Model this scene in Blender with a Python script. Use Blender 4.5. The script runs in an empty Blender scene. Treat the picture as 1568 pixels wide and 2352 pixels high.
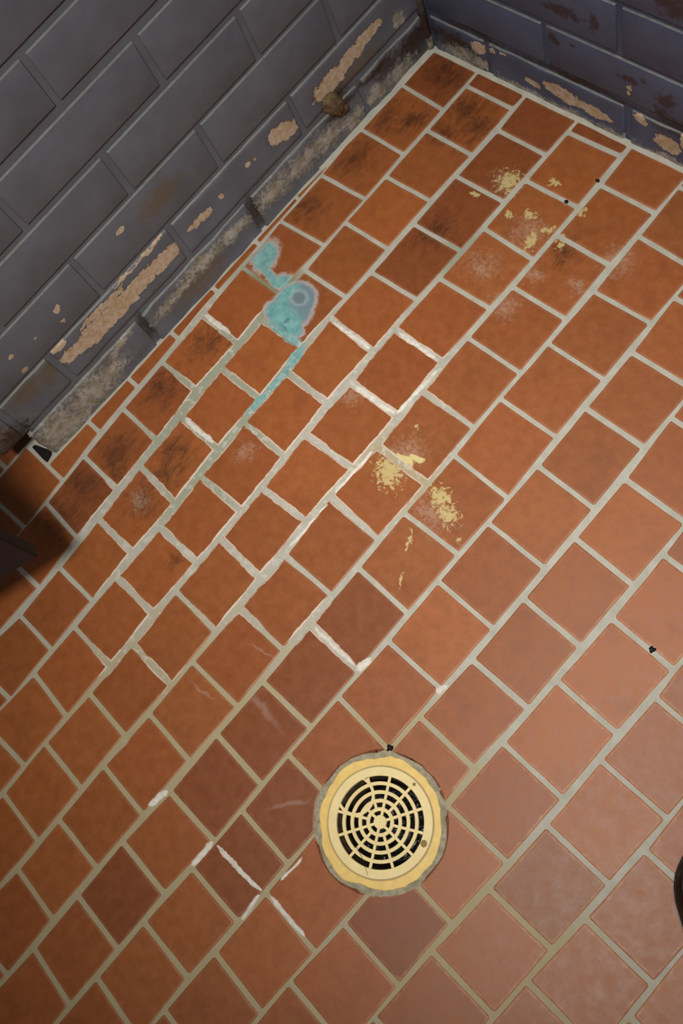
import bpy, bmesh, math, random
from mathutils import Vector, Matrix, noise

# ------------------------------------------------------------------ units
U = 0.1165                      # one floor-tile pitch in metres; layout numbers below are in tile pitches
PY = 1.01044                    # pitch along the rows, in U
S = bpy.context.scene
COL = S.collection
RND = random.Random(7)

# ------------------------------------------------------------------ camera
CAM_C = Vector((10.0419, -8.0961, 12.5587)) * U
RIGHT = Vector((0.70726, 0.65084, -0.27604))
DOWN = Vector((0.57162, -0.75622, -0.31840))
FWD = Vector((-0.41597, 0.06740, -0.90688))
cam_d = bpy.data.cameras.new('camera')
cam = bpy.data.objects.new('camera', cam_d)
COL.objects.link(cam)
M = Matrix((RIGHT, -DOWN, -FWD)).transposed().to_4x4()
M.translation = CAM_C
cam.matrix_world = M
cam_d.sensor_fit = 'VERTICAL'
cam_d.sensor_height = 36.0
cam_d.sensor_width = 24.0
cam_d.lens = 34.421
cam_d.clip_start = 0.02
S.camera = cam

# ------------------------------------------------------------------ light
w = bpy.data.worlds.new('world')
S.world = w
w.use_nodes = True
w.node_tree.nodes['Background'].inputs[0].default_value = (1.0, 0.97, 0.95, 1)
w.node_tree.nodes['Background'].inputs[1].default_value = 0.045


def ceiling_lamp(name, x, y, power, sx, sy, col, spread, aim=None):
    """hooded ceiling fixture 2.4 m above the floor, optionally tilted towards a floor point"""
    ld = bpy.data.lights.new(name, 'AREA')
    ld.shape = 'RECTANGLE'
    ld.size, ld.size_y = sx, sy
    ld.energy = power
    ld.color = col
    ld.spread = math.radians(spread)
    o = bpy.data.objects.new(name, ld)
    o.location = (x * U, y * U, 20.6 * U)
    if aim:
        o.rotation_euler = (Vector((aim[0] * U, aim[1] * U, 0)) - o.location).to_track_quat('-Z', 'Y').to_euler()
    COL.objects.link(o)


ceiling_lamp('ceiling_lamp_back', 8.6, -3.4, 2.7, 0.6, 0.3, (1.0, 0.98, 0.94), 64)
ceiling_lamp('ceiling_lamp_front', 11.8, -10.8, 6.5, 0.28, 0.22, (1.0, 0.96, 0.88), 60, (3.4, -6.2))

S.view_settings.view_transform = 'Standard'
S.view_settings.look = 'None'
S.view_settings.gamma = 1.0
S.view_settings.use_curve_mapping = False
S.view_settings.exposure = 0.0


# ------------------------------------------------------------------ helpers
def srgb(r, g, b):
    def f(v):
        v /= 255.0
        return v / 12.92 if v <= 0.04045 else ((v + 0.055) / 1.055) ** 2.4
    return (f(r), f(g), f(b), 1.0)


def near(items, box, grow=1.35, pad=0.06):
    """the ellipses of a stain list that reach into box = (x0, y0, x1, y1)"""
    if box is None:
        return list(items)
    out = []
    for it in items:
        a = math.radians(it[4] if len(it) > 4 else 0)
        ex = math.hypot(it[2] * math.cos(a), it[3] * math.sin(a)) * grow + pad
        ey = math.hypot(it[2] * math.sin(a), it[3] * math.cos(a)) * grow + pad
        if box[0] - ex < it[0] < box[2] + ex and box[1] - ey < it[1] < box[3] + ey:
            out.append(it)
    return out


class NT:
    """small wrapper that writes shader nodes"""

    def __init__(self, name):
        self.mat = bpy.data.materials.new(name)
        self.mat.use_nodes = True
        self.t = self.mat.node_tree
        self.bsdf = self.t.nodes['Principled BSDF']

    def n(self, kind, **kw):
        nd = self.t.nodes.new(kind)
        for k, v in kw.items():
            setattr(nd, k, v)
        return nd

    def put(self, sock, v):
        if hasattr(v, 'is_linked') or isinstance(v, bpy.types.NodeSocket):
            self.t.links.new(v, sock)
        else:
            sock.default_value = v

    def math(self, op, a, b=0.0, c=None, clamp=False):
        nd = self.n('ShaderNodeMath', operation=op, use_clamp=clamp)
        self.put(nd.inputs[0], a)
        self.put(nd.inputs[1], b)
        if c is not None:
            self.put(nd.inputs[2], c)
        return nd.outputs[0]

    def mul(self, a, b):
        return self.math('MULTIPLY', a, b)

    def add(self, a, b):
        return self.math('ADD', a, b)

    def step(self, v, lo, hi, o0=0.0, o1=1.0):
        nd = self.n('ShaderNodeMapRange', interpolation_type='SMOOTHSTEP')
        self.put(nd.inputs[0], v)
        nd.inputs[1].default_value = lo
        nd.inputs[2].default_value = hi
        nd.inputs[3].default_value = o0
        nd.inputs[4].default_value = o1
        return nd.outputs[0]

    def mix(self, f, a, b, blend='MIX'):
        nd = self.n('ShaderNodeMix', data_type='RGBA', blend_type=blend)
        self.put(nd.inputs[0], f)
        self.put(nd.inputs[6], a)
        self.put(nd.inputs[7], b)
        return nd.outputs[2]

    def noise(self, vec, scale, detail=3.0, rough=0.55, dist=0.0, color=False):
        nd = self.n('ShaderNodeTexNoise')
        self.put(nd.inputs['Vector'], vec)
        nd.inputs['Scale'].default_value = scale
        nd.inputs['Detail'].default_value = detail
        nd.inputs['Roughness'].default_value = rough
        nd.inputs['Distortion'].default_value = dist
        return nd.outputs[1 if color else 0]

    def pos(self, mode='floor'):
        """world position in U: floor (x,y), left wall (s,z), back wall (x,z)"""
        g = self.n('ShaderNodeNewGeometry')
        sp = self.n('ShaderNodeSeparateXYZ')
        self.t.links.new(g.outputs['Position'], sp.inputs[0])
        k = 1.0 / U
        x, y, z = (self.mul(sp.outputs[i], k) for i in range(3))
        cb = self.n('ShaderNodeCombineXYZ')
        if mode == 'floor':
            a, b = x, y
        elif mode == 'left':
            a, b = self.math('SUBTRACT', 0.5, y), z
        else:
            a, b = x, z
        self.put(cb.inputs[0], a)
        self.put(cb.inputs[1], b)
        vm = self.n('ShaderNodeVectorMath', operation='SCALE')
        self.t.links.new(g.outputs['Position'], vm.inputs[0])
        vm.inputs['Scale'].default_value = k
        return cb.outputs[0], vm.outputs[0]       # flat coords, full 3-D coords

    def warp(self, vec, scale, amp):
        c = self.noise(vec, scale, 2.5, 0.6, color=True)
        a = self.n('ShaderNodeVectorMath', operation='SUBTRACT')
        self.put(a.inputs[0], c)
        a.inputs[1].default_value = (0.5, 0.5, 0.5)
        m = self.n('ShaderNodeVectorMath', operation='MULTIPLY_ADD')
        self.put(m.inputs[0], a.outputs[0])
        m.inputs[1].default_value = (amp, amp, 0)
        self.put(m.inputs[2], vec)
        return m.outputs[0]

    def blobs(self, vec, items):
        """union of soft ellipses: 1 at a centre, 0 on the rim, negative outside"""
        cur = None
        for it in items:
            x, y, rx, ry = it[:4]
            mp = self.n('ShaderNodeMapping', vector_type='TEXTURE')
            self.put(mp.inputs[0], vec)
            mp.inputs['Location'].default_value = (x, y, 0)
            mp.inputs['Rotation'].default_value = (0, 0, math.radians(it[4] if len(it) > 4 else 0))
            mp.inputs['Scale'].default_value = (rx, ry, 1)
            ln = self.n('ShaderNodeVectorMath', operation='LENGTH')
            self.put(ln.inputs[0], mp.outputs[0])
            v = self.math('SUBTRACT', 1.0, ln.outputs['Value'])
            cur = v if cur is None else self.math('MAXIMUM', cur, v)
        return cur

    def finish(self, color, rough=0.6, spec=0.5, height=None, strength=0.3, dist=0.002):
        b = self.bsdf
        self.put(b.inputs['Base Color'], color)
        self.put(b.inputs['Roughness'], rough)
        self.put(b.inputs['Specular IOR Level'], spec)
        if height is not None:
            bp = self.n('ShaderNodeBump')
            bp.inputs['Strength'].default_value = strength
            bp.inputs['Distance'].default_value = dist
            self.put(bp.inputs['Height'], height)
            self.t.links.new(bp.outputs[0], b.inputs['Normal'])
        return self.mat


def seg(x0, y0, x1, y1, wdt, n=1):
    """ellipse(s) stretched along a segment, for NT.blobs"""
    out = []
    L = math.hypot(x1 - x0, y1 - y0)
    a = math.degrees(math.atan2(y1 - y0, x1 - x0))
    for i in range(n):
        t = (i + 0.5) / n
        out.append((x0 + (x1 - x0) * t, y0 + (y1 - y0) * t, L / n * 0.62 + wdt * 0.3, wdt, a))
    return out


def link_mesh(name, bm, mat, parent=None, smooth=False):
    me = bpy.data.meshes.new(name)
    bm.normal_update()
    bm.to_mesh(me)
    bm.free()
    if smooth:
        for p in me.polygons:
            p.use_smooth = True
    me.materials.append(mat)
    o = bpy.data.objects.new(name, me)
    COL.objects.link(o)
    if parent is not None:
        o.parent = parent
    return o


def tag(o, label=None, cat=None, group=None, kind=None):
    for k, v in (('label', label), ('category', cat), ('group', group), ('kind', kind)):
        if v:
            o[k] = v
    return o


def empty(name, loc):
    o = bpy.data.objects.new(name, None)
    COL.objects.link(o)
    o.location = loc
    o.empty_display_size = 0.02
    return o


def tube(bm, pts, rad, sides=6, taper=None):
    rings = []
    n = len(pts)
    for i, p in enumerate(pts):
        p = Vector(p)
        d = Vector(pts[min(i + 1, n - 1)]) - Vector(pts[max(i - 1, 0)])
        d.normalize()
        ref = Vector((0, 0, 1)) if abs(d.z) < 0.9 else Vector((1, 0, 0))
        a = d.cross(ref).normalized()
        b = d.cross(a)
        r = rad if taper is None else rad * taper[i]
        rings.append([bm.verts.new(p + (a * math.cos(t) + b * math.sin(t)) * r)
                      for t in (2 * math.pi * k / sides for k in range(sides))])
    for r0, r1 in zip(rings, rings[1:]):
        for k in range(sides):
            bm.faces.new((r0[k], r0[(k + 1) % sides], r1[(k + 1) % sides], r1[k]))
    bm.faces.new(rings[0][::-1])
    bm.faces.new(rings[-1])
    bmesh.ops.recalc_face_normals(bm, faces=bm.faces)


def rbox(bm, lo, hi, bev, seg_=2):
    """bevelled box"""
    r = bmesh.ops.create_cube(bm, size=1.0)
    for v in r['verts']:
        v.co = Vector(((lo[i] + hi[i]) / 2 + v.co[i] * (hi[i] - lo[i]) for i in range(3)))
    if bev > 0:
        es = list({e for v in r['verts'] for e in v.link_edges})
        bmesh.ops.bevel(bm, geom=es, offset=bev, segments=seg_, profile=0.5, affect='EDGES')


# ------------------------------------------------------------------ stains shared by tiles and grout (U, floor coordinates)
TEAL_UP = seg(0.28, -4.55, 0.44, -4.93, 0.20) + [(0.36, -4.88, 0.24, 0.13, -8)] + seg(0.45, -4.93, 0.93, -5.03, 0.09) + [(0.90, -4.92, 0.14, 0.16)]
TEAL_MAIN = [(1.34, -5.00, 0.34, 0.30), (1.38, -5.20, 0.38, 0.36), (1.28, -5.36, 0.32, 0.20), (1.58, -5.42, 0.28, 0.14), (1.18, -5.12, 0.20, 0.34)]
TEAL_RUN = seg(1.20, -5.55, 1.92, -5.58, 0.09, 2) + seg(1.97, -5.55, 2.05, -6.0, 0.10) + seg(2.05, -5.95, 2.02, -6.9, 0.075, 2)
CREAM = [(4.62, -5.92, 0.14, 0.05, 20), (4.50, -6.02, 0.20, 0.05, 0), (4.35, -6.08, 0.12, 0.03, 0)]
CREAM_SPOT = [(4.42, -6.30, 0.40, 0.30, -30), (5.28, -6.15, 0.30, 0.22, -20), (5.52, -6.28, 0.26, 0.20, -20), (5.88, -6.47, 0.08, 0.07),
              (5.36, -6.92, 0.05, 0.16, 30), (5.27, -6.78, 0.04, 0.07, 60), (5.62, -7.40, 0.03, 0.16, 20), (3.74, -2.30, 0.12, 0.25, 20), (3.84, -2.02, 0.22, 0.08, 40),
              (3.39, -1.34, 0.14, 0.11), (3.50, -1.50, 0.06, 0.05), (3.76, -1.53, 0.06, 0.05), (2.80, -1.66, 0.30, 0.30), (4.05, -1.55, 0.10, 0.14),
              (3.17, -2.10, 0.14, 0.1), (4.12, -2.1, 0.10, 0.22, 20), (4.30, -5.52, 0.05, 0.06), (3.45, -1.95, 0.12, 0.10), (2.5, -2.1, 0.12, 0.06)]
HAZE = [(3.40, -2.98, 0.50, 0.40), (4.75, -2.55, 0.28, 0.26), (4.15, -2.75, 0.35, 0.25), (4.10, -3.33, 0.4, 0.4), (5.0, -1.9, 0.45, 0.45), (2.75, -1.7, 0.4, 0.4),
        (3.6, -2.2, 0.5, 0.5), (1.62, -8.93, 0.34, 0.28), (2.45, -7.36, 0.3, 0.3), (4.45, -6.0, 0.45, 0.6), (5.35, -6.4, 0.55, 0.45), (3.2, -5.75, 0.3, 0.3)]
STREAK = seg(4.15, -10.35, 4.75, -10.25, 0.035) + seg(4.85, -9.85, 5.75, -9.95, 0.10) + seg(6.2, -10.85, 6.65, -10.25, 0.06) + seg(4.5, -9.4, 5.0, -9.3, 0.03)
SOOT = [(0.32, -1.75, 0.30, 0.40, 30), (0.74, -1.56, 0.26, 0.38, -40), (0.36, -2.62, 0.28, 0.42, -20), (1.40, -0.98, 0.46, 0.30), (1.75, -1.15, 0.30, 0.38),
        (0.58, -0.55, 0.5, 0.4), (0.70, -8.62, 0.34, 0.40), (0.80, -8.82, 0.36, 0.18), (1.62, -8.35, 0.30, 0.40), (1.5, -8.05, 0.35, 0.3), (0.68, -9.35, 0.42, 0.34), (0.30, -3.70, 0.35, 0.3),
        (2.4, -2.92, 0.35, 0.35), (4.25, -2.2, 0.25, 0.3), (0.5, -7.4, 0.42, 0.40), (0.75, -10.0, 0.4, 0.4), (2.75, -9.2, 0.1, 0.2), (1.3, -1.5, 0.3, 0.25), (1.65, -8.9, 0.35, 0.3), (0.6, -6.4, 0.4, 0.35)]
CRUST_ZONE = [(2.3, -6.9, 2.2, 2.6), (3.5, -6.2, 1.9, 2.3), (3.2, -5.0, 1.2, 1.0), (0.9, -6.2, 1.2, 1.0), (5.2, -8.6, 0.8, 0.5), (4.5, -11.6, 0.5, 0.4), (2.0, -9.3, 1.4, 1.3), (3.2, -10.5, 1.0, 0.8), (3.6, -8.8, 1.2, 1.0)]


def teal_layers(N, base, P, on_tile, box=None):
    """copper-blue salt stain with a pale rim, over a base colour"""
    l_up, l_mn, l_run = near(TEAL_UP, box), near(TEAL_MAIN, box), near(TEAL_RUN, box)
    if not (l_up or l_mn or l_run):
        return base
    wv = N.warp(P, 5.0, 0.16)
    n1 = N.noise(P, 14.0, 4.0)
    n1c = N.math('SUBTRACT', n1, 0.5)
    tl = N.mix(N.step(N.noise(P, 6.0, 5.0, 0.65), 0.3, 0.72), srgb(98, 156, 156), srgb(136, 188, 188))
    c = base
    if l_up:
        up = N.add(N.blobs(wv, l_up), N.mul(n1c, 0.6))
        if on_tile:
            c = N.mix(N.mul(N.step(up, -0.30, 0.15), 0.75), c, srgb(196, 184, 178))
        c = N.mix(N.mul(N.step(up, -0.02, 0.30), 0.9), c, tl)
    if l_mn:
        # main pool: pale rim, slate band, teal body, slate eye with a pale halo
        mn = N.add(N.blobs(N.warp(P, 3.0, 0.07), l_mn), N.mul(n1c, 0.25))
        c = N.mix(N.mul(N.step(mn, -0.13, 0.05), 0.85), c, srgb(178, 172, 174))
        c = N.mix(N.step(mn, 0.06, 0.24), c, srgb(118, 140, 150))
        low = N.blobs(P, [(1.25, -5.50, 0.80, 0.42), (1.05, -5.15, 0.28, 0.6)])
        c = N.mix(N.mul(N.step(mn, 0.05, 0.3), N.step(low, 0.0, 0.45)), c, tl)
        pe = N.warp(P, 9.0, 0.08)
        eye = N.blobs(pe, [(1.34, -4.98, 0.17, 0.14)])
        c = N.mix(N.mul(N.step(eye, -0.2, 0.15), 0.65), c, srgb(156, 172, 176))
        c = N.mix(N.mul(N.step(eye, 0.15, 0.5), 0.7), c, srgb(92, 112, 126))
        eye2 = N.blobs(pe, [(1.45, -5.38, 0.07, 0.06), (1.50, -5.52, 0.09, 0.06)])
        c = N.mix(N.mul(N.step(eye2, 0.0, 0.5), 0.6), c, srgb(80, 112, 122))
    if l_run:
        run = N.add(N.blobs(wv, l_run), N.mul(n1c, 0.5))
        c = N.mix(N.mul(N.step(run, 0.0, 0.35), 0.85 if not on_tile else 0.75), c, tl)
    return c


# ------------------------------------------------------------------ materials
TILE_CACHE = {}


def make_tile_material(box):
    """fired clay; a tile that carries stains gets a material with just those stains"""
    lists = [near(l, box) for l in (SOOT, HAZE, STREAK, CREAM_SPOT, CREAM, TEAL_UP, TEAL_MAIN, TEAL_RUN, CRUST_ZONE)]
    key = repr(lists)
    if key in TILE_CACHE:
        return TILE_CACHE[key]
    soot, haze, streak, spot, cream, _, _, _, crust = lists
    N = NT('quarry_tile')
    P, P3 = N.pos('floor')
    oi = N.n('ShaderNodeObjectInfo')
    at = N.n('ShaderNodeAttribute', attribute_name='edge')
    edge = at.outputs['Fac']
    n_big = N.noise(P, 1.7, 4.0)
    n_mid = N.noise(P, 6.0, 5.0, 0.62)
    n_fine = N.noise(P3, 70.0, 3.0, 0.6)
    base = N.mix(N.step(n_mid, 0.25, 0.75), srgb(145, 80, 38), srgb(158, 90, 44))
    base = N.mix(1.0, base, oi.outputs['Color'], 'MULTIPLY')
    base = N.mix(N.mul(N.step(n_big, 0.50, 0.75), 0.35), base, srgb(122, 66, 36))
    base = N.mix(N.mul(N.step(n_fine, 0.58, 0.75), 0.18), base, srgb(92, 50, 30))
    fl = N.step(N.noise(P3, 26.0, 1.0), 0.80, 0.86)
    base = N.mix(N.mul(fl, 0.5), base, srgb(200, 180, 160))
    if soot:                                    # kiln-black streaks
        mp = N.n('ShaderNodeMapping')
        N.put(mp.inputs[0], P)
        mp.inputs['Rotation'].default_value = (0, 0, math.radians(25))
        mp.inputs['Scale'].default_value = (1.0, 0.45, 1.0)
        st = N.noise(mp.outputs[0], 10.0, 5.0, 0.75, 0.8)
        so = N.add(N.mul(N.blobs(N.warp(P, 4.0, 0.3), soot), 0.8), N.mul(N.math('SUBTRACT', st, 0.5), 3.4))
        so = N.math('MINIMUM', so, N.math('ADD', N.blobs(P, soot), 0.6))
        base = N.mix(N.mul(N.step(so, -0.35, 1.3), 0.78), base, srgb(54, 31, 20))
    if haze:                                    # dusty film
        hz = N.add(N.blobs(N.warp(P, 3.0, 0.4), haze), N.mul(N.math('SUBTRACT', N.noise(P, 16.0, 5.0, 0.8, 0.4), 0.5), 3.2))
        base = N.mix(N.mul(N.step(hz, 0.25, 1.3), 0.5), base, srgb(188, 160, 140))
    if streak:
        sk = N.add(N.blobs(N.warp(P, 3.0, 0.22), streak), N.mul(N.math('SUBTRACT', N.noise(P, 12.0, 5.0, 0.7), 0.5), 0.8))
        base = N.mix(N.mul(N.step(sk, 0.1, 0.9), 0.26), base, srgb(190, 166, 156))
    if spot:                                    # cream spatter
        n_sp = N.noise(P, 15.0, 5.0, 0.72)
        cr = N.add(N.blobs(N.warp(P, 7.0, 0.16), spot), N.mul(N.math('SUBTRACT', n_sp, 0.5), 3.6))
        cr = N.math('MINIMUM', cr, N.math('ADD', N.blobs(P, spot), 0.85))
        base = N.mix(N.mul(N.step(cr, 0.36, 0.62), 0.8), base, srgb(206, 188, 128))
    if cream:
        c2 = N.add(N.blobs(N.warp(P, 7.0, 0.14), cream), N.mul(N.math('SUBTRACT', N.noise(P, 13.0, 6.0, 0.72), 0.5), 1.0))
        base = N.mix(N.step(c2, 0.0, 0.25), base, srgb(214, 196, 134))
    n_e = N.noise(P, 9.0, 5.0, 0.7)
    if crust:                                   # white salt line along the tile edges
        zone = N.step(N.blobs(P, crust), 0.0, 0.45)
        n_e2 = N.noise(P, 2.2, 2.0)
        lim = N.mul(zone, N.add(N.mul(n_e, 0.52), N.mul(N.math('SUBTRACT', n_e2, 0.52), 0.95)))
        lim = N.math('MINIMUM', lim, 0.34)
        cru = N.step(N.math('SUBTRACT', lim, edge), 0.0, 0.06)
        base = N.mix(N.mul(cru, 0.85), base, srgb(214, 204, 192))
    # worn, paler arris on every tile
    wr = N.step(N.math('SUBTRACT', N.mul(n_e, 0.9), edge), 0.0, 0.5)
    wz = N.step(N.blobs(P, [(9.6, -9.2, 3.4, 3.2), (9.0, -6.5, 2.0, 2.0)]), 0.0, 0.6, 0.20, 0.55)
    base = N.mix(N.mul(wr, wz), base, srgb(206, 154, 120))
    base = teal_layers(N, base, P, True, box)
    rough = N.add(N.step(n_mid, 0.2, 0.8, 0.36, 0.48), N.mul(n_fine, 0.08))
    h = N.add(N.mul(n_fine, 0.35), N.mul(n_mid, 0.65))
    m = N.finish(base, rough, 0.5, h, 0.25, 0.0012)
    TILE_CACHE[key] = m
    return m


def make_grout_material():
    N = NT('grout')
    P, P3 = N.pos('floor')
    n1 = N.noise(P, 4.0, 4.0)
    n2 = N.noise(P3, 40.0, 4.0, 0.65)
    base = N.mix(N.step(n1, 0.3, 0.7), srgb(176, 172, 159), srgb(190, 186, 174))
    yel = N.add(N.blobs(P, [(5.5, -12.5, 4.5, 4.5), (7.4, -9.9, 2.0, 2.0), (9.5, -10.5, 2.5, 2.0), (4.5, -6.2, 0.8, 0.8)]), N.mul(N.math('SUBTRACT', n1, 0.5), 0.8))
    base = N.mix(N.mul(N.step(yel, 0.0, 0.5), 0.75), base, srgb(172, 154, 112))
    grn = N.add(N.blobs(P, [(1.5, -6.9, 1.6, 2.2), (0.6, -5.1, 0.7, 0.7), (2.2, -7.7, 1.0, 1.6), (3.1, -3.0, 0.6, 0.6)]), N.mul(N.math('SUBTRACT', n1, 0.5), 0.8))
    base = N.mix(N.mul(N.step(grn, 0.0, 0.5), 0.7), base, srgb(146, 152, 128))
    olv = N.add(N.blobs(P, [(0.75, -5.10, 0.55, 0.25), (1.0, -5.1, 0.3, 0.6)]), N.mul(N.math('SUBTRACT', n1, 0.5), 0.8))
    base = N.mix(N.mul(N.step(olv, 0.0, 0.5), 0.6), base, srgb(130, 116, 68))
    drk = N.step(N.noise(P, 12.0, 6.0, 0.75), 0.58, 0.74)
    base = N.mix(N.mul(drk, 0.45), base, srgb(112, 98, 74))
    base = teal_layers(N, base, P, False)
    zone = N.step(N.blobs(P, CRUST_ZONE), -0.1, 0.5)
    wh = N.mul(zone, N.step(N.noise(P, 8.0, 6.0, 0.7), 0.52, 0.64))
    base = N.mix(N.mul(wh, 0.6), base, srgb(216, 212, 204))
    base = N.mix(N.mul(N.step(n2, 0.55, 0.75), 0.3), base, srgb(120, 108, 88))
    return N.finish(base, 0.85, 0.3, n2, 0.5, 0.0015)


PAINT = (96, 99, 108)


WALL_CACHE = {}


def make_wall_material(name, mode, paint, bare, salt, rust, olive, grime, box=None):
    """grey masonry paint, flaked to bare plaster in places"""
    bare, salt, rust, olive, grime = (near(l or [], box) for l in (bare, salt, rust, olive, grime))
    key = repr((name, bare, salt, rust, olive, grime))
    if key in WALL_CACHE:
        return WALL_CACHE[key]
    N = NT(name)
    P, P3 = N.pos(mode)
    n1 = N.noise(P3, 2.0, 4.0)
    n2 = N.noise(P3, 11.0, 4.0, 0.7)
    n3 = N.noise(P3, 45.0, 4.0, 0.65)
    sub = lambda n, k: N.mul(N.math('SUBTRACT', n, 0.5), k)
    base = N.mix(N.step(n1, 0.3, 0.7), srgb(*paint), srgb(*[min(255, int(v * 1.10)) for v in paint]))
    base = N.mix(N.mul(N.step(n3, 0.62, 0.8), 0.3), base, srgb(*[int(v * 0.72) for v in paint]))
    if grime:
        g = N.add(N.blobs(N.warp(P, 3.0, 0.2), grime), sub(n2, 1.2))
        base = N.mix(N.mul(N.step(g, 0.0, 0.7), 0.8), base, srgb(46, 38, 30))
    if olive:
        g = N.add(N.blobs(N.warp(P, 3.0, 0.2), olive), sub(n2, 1.8))
        base = N.mix(N.mul(N.step(g, 0.0, 0.8), 0.55), base, srgb(104, 84, 44))
    if rust:
        g = N.add(N.blobs(N.warp(P, 4.0, 0.2), rust), sub(n2, 2.2))
        base = N.mix(N.mul(N.step(g, 0.15, 0.7), 0.75), base, srgb(58, 36, 30))
    # lit ledge tops put into the colour: upward faces mixed paler
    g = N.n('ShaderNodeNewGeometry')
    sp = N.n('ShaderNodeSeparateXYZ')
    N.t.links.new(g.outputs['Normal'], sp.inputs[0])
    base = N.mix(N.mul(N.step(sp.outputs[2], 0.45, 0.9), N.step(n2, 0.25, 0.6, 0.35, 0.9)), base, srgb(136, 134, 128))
    h = N.add(N.mul(n3, 0.25), N.mul(n1, 0.5))
    rough = 0.50
    if salt:
        g = N.add(N.blobs(N.warp(P, 4.0, 0.25), salt), sub(N.noise(P3, 16.0, 4.0, 0.78), 3.4))
        sm = N.step(g, -0.25, 0.7)
        sc = N.mix(N.step(N.noise(P3, 6.0, 4.0), 0.35, 0.65), srgb(150, 140, 112), srgb(186, 178, 170))
        base = N.mix(N.mul(sm, 0.85), base, sc)
        h = N.add(h, N.mul(sm, n2))
        rough = N.add(N.mul(sm, 0.35), rough)
    if bare:
        b = N.add(N.blobs(N.warp(P, 6.0, 0.18), bare), sub(N.noise(P3, 12.0, 5.0, 0.7), 1.1))
        bm_ = N.step(b, 0.0, 0.08)
        bc = N.mix(N.step(n2, 0.35, 0.65), srgb(182, 154, 118), srgb(204, 184, 166))
        bc = N.mix(N.mul(N.step(n3, 0.55, 0.7), 0.45), bc, srgb(120, 92, 60))
        rim = N.mul(N.step(b, -0.12, 0.0), N.math('SUBTRACT', 1.0, bm_))
        base = N.mix(N.mul(rim, 0.35), base, srgb(40, 34, 30))
        base = N.mix(bm_, base, bc)
        h = N.add(h, N.mul(bm_, -0.9))
        rough = N.math('MAXIMUM', rough, N.mul(bm_, 0.85))
    m = N.finish(base, rough, 0.4, h, 0.5, 0.002)
    WALL_CACHE[key] = m
    return m


def make_plain(name, col, rough, spec=0.5, var=0.15, scale=20.0, bump=0.2, bdist=0.0008, dirt=None):
    N = NT(name)
    P, P3 = N.pos('floor')
    n1 = N.noise(P3, scale, 4.0, 0.6)
    n2 = N.noise(P3, scale * 0.25, 3.0)
    c0 = tuple(v * (1 - var) for v in col[:3]) + (1,)
    c1 = tuple(min(1, v * (1 + var)) for v in col[:3]) + (1,)
    base = N.mix(N.step(n1, 0.3, 0.7), c0, c1)
    if dirt:
        base = N.mix(N.mul(N.step(n2, 0.52, 0.72), dirt[1]), base, dirt[0])
    return N.finish(base, rough, spec, n1, bump, bdist)


LEFT_BARE = (seg(1.62, 1.30, 2.05, 1.30, 0.12) + seg(2.0, 1.28, 2.55, 1.20, 0.15) + seg(2.45, 1.18, 3.02, 1.18, 0.19) +
             [(3.83, 1.19, 0.32, 0.17, 20), (5.66, 1.22, 0.26, 0.075, 5), (5.2, 1.24, 0.05, 0.05), (6.72, 2.25, 0.085, 0.06), (8.13, 2.10, 0.07, 0.07), (8.18, 1.88, 0.04, 0.04),
              (9.05, 1.75, 0.06, 0.05), (8.62, 2.05, 0.03, 0.03), (4.58, 1.26, 0.05, 0.06), (9.04, 2.13, 0.05, 0.04), (4.45, 1.22, 0.03, 0.03)] +
             seg(6.25, 1.20, 7.2, 1.24, 0.17, 2) + seg(7.1, 1.22, 8.2, 1.22, 0.2, 2) + seg(7.3, 1.45, 8.0, 1.48, 0.08) + seg(8.05, 1.2, 8.6, 1.32, 0.14) + [(8.50, 1.55, 0.16, 0.05)] +
             seg(6.3, 1.56, 7.3, 1.56, 0.025, 2))
LEFT_SALT = (seg(2.9, 0.34, 4.7, 0.46, 0.24, 3) + seg(1.3, 0.16, 2.3, 0.25, 0.18, 2) + seg(5.0, 0.45, 6.3, 0.56, 0.16, 2) + seg(6.2, 0.52, 7.1, 0.42, 0.13) +
             seg(7.6, 0.70, 8.2, 0.52, 0.10) + seg(8.0, 0.35, 8.6, 0.38, 0.20) + seg(8.3, 0.34, 9.85, 0.40, 0.42, 2) + seg(8.9, 0.2, 9.85, 0.2, 0.35, 1) + [(2.6, 0.2, 0.3, 0.2), (1.25, 1.0, 0.12, 0.2)])
LEFT_RUST = seg(0.8, 0.45, 2.0, 0.5, 0.3, 2) + [(9.9, 0.9, 0.4, 0.5)]
LEFT_OLIVE = [(9.3, 1.45, 0.55, 0.35), (8.9, 1.35, 0.35, 0.35), (10.05, 1.1, 0.35, 0.5), (6.2, 0.3, 0.8, 0.4), (2.2, 0.9, 0.7, 0.3), (6.0, 2.1, 0.6, 0.3)]
LEFT_GRIME = seg(0.75, 0.3, 1.4, 0.4, 0.4) + seg(1.5, 0.62, 3.2, 0.62, 0.1, 2) + [(2.75, 0.85, 0.35, 0.3), (7.35, 0.45, 0.15, 0.5), (4.86, 0.4, 0.16, 0.5), (10.0, 0.9, 0.5, 0.4)]
BACK_BARE = (seg(2.05, 0.30, 2.25, 0.26, 0.08) + seg(2.45, 0.38, 3.0, 0.33, 0.15) + seg(2.9, 0.33, 3.5, 0.28, 0.11) +
             [(1.12, 0.50, 0.16, 0.12), (1.42, 0.57, 0.07, 0.06), (1.62, 0.61, 0.06, 0.03), (4.10, 0.58, 0.08, 0.13, 60), (4.55, 0.36, 0.24, 0.17), (4.85, 0.6, 0.1, 0.2), (3.92, 1.12, 0.05, 0.05), (3.91, 1.01, 0.05, 0.04)])
BACK_SALT = seg(0.4, 0.12, 1.3, 0.14, 0.16, 2) + seg(1.5, 0.02, 5.0, 0.02, 0.09, 4) + [(0.8, 0.2, 0.3, 0.15)]
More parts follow.
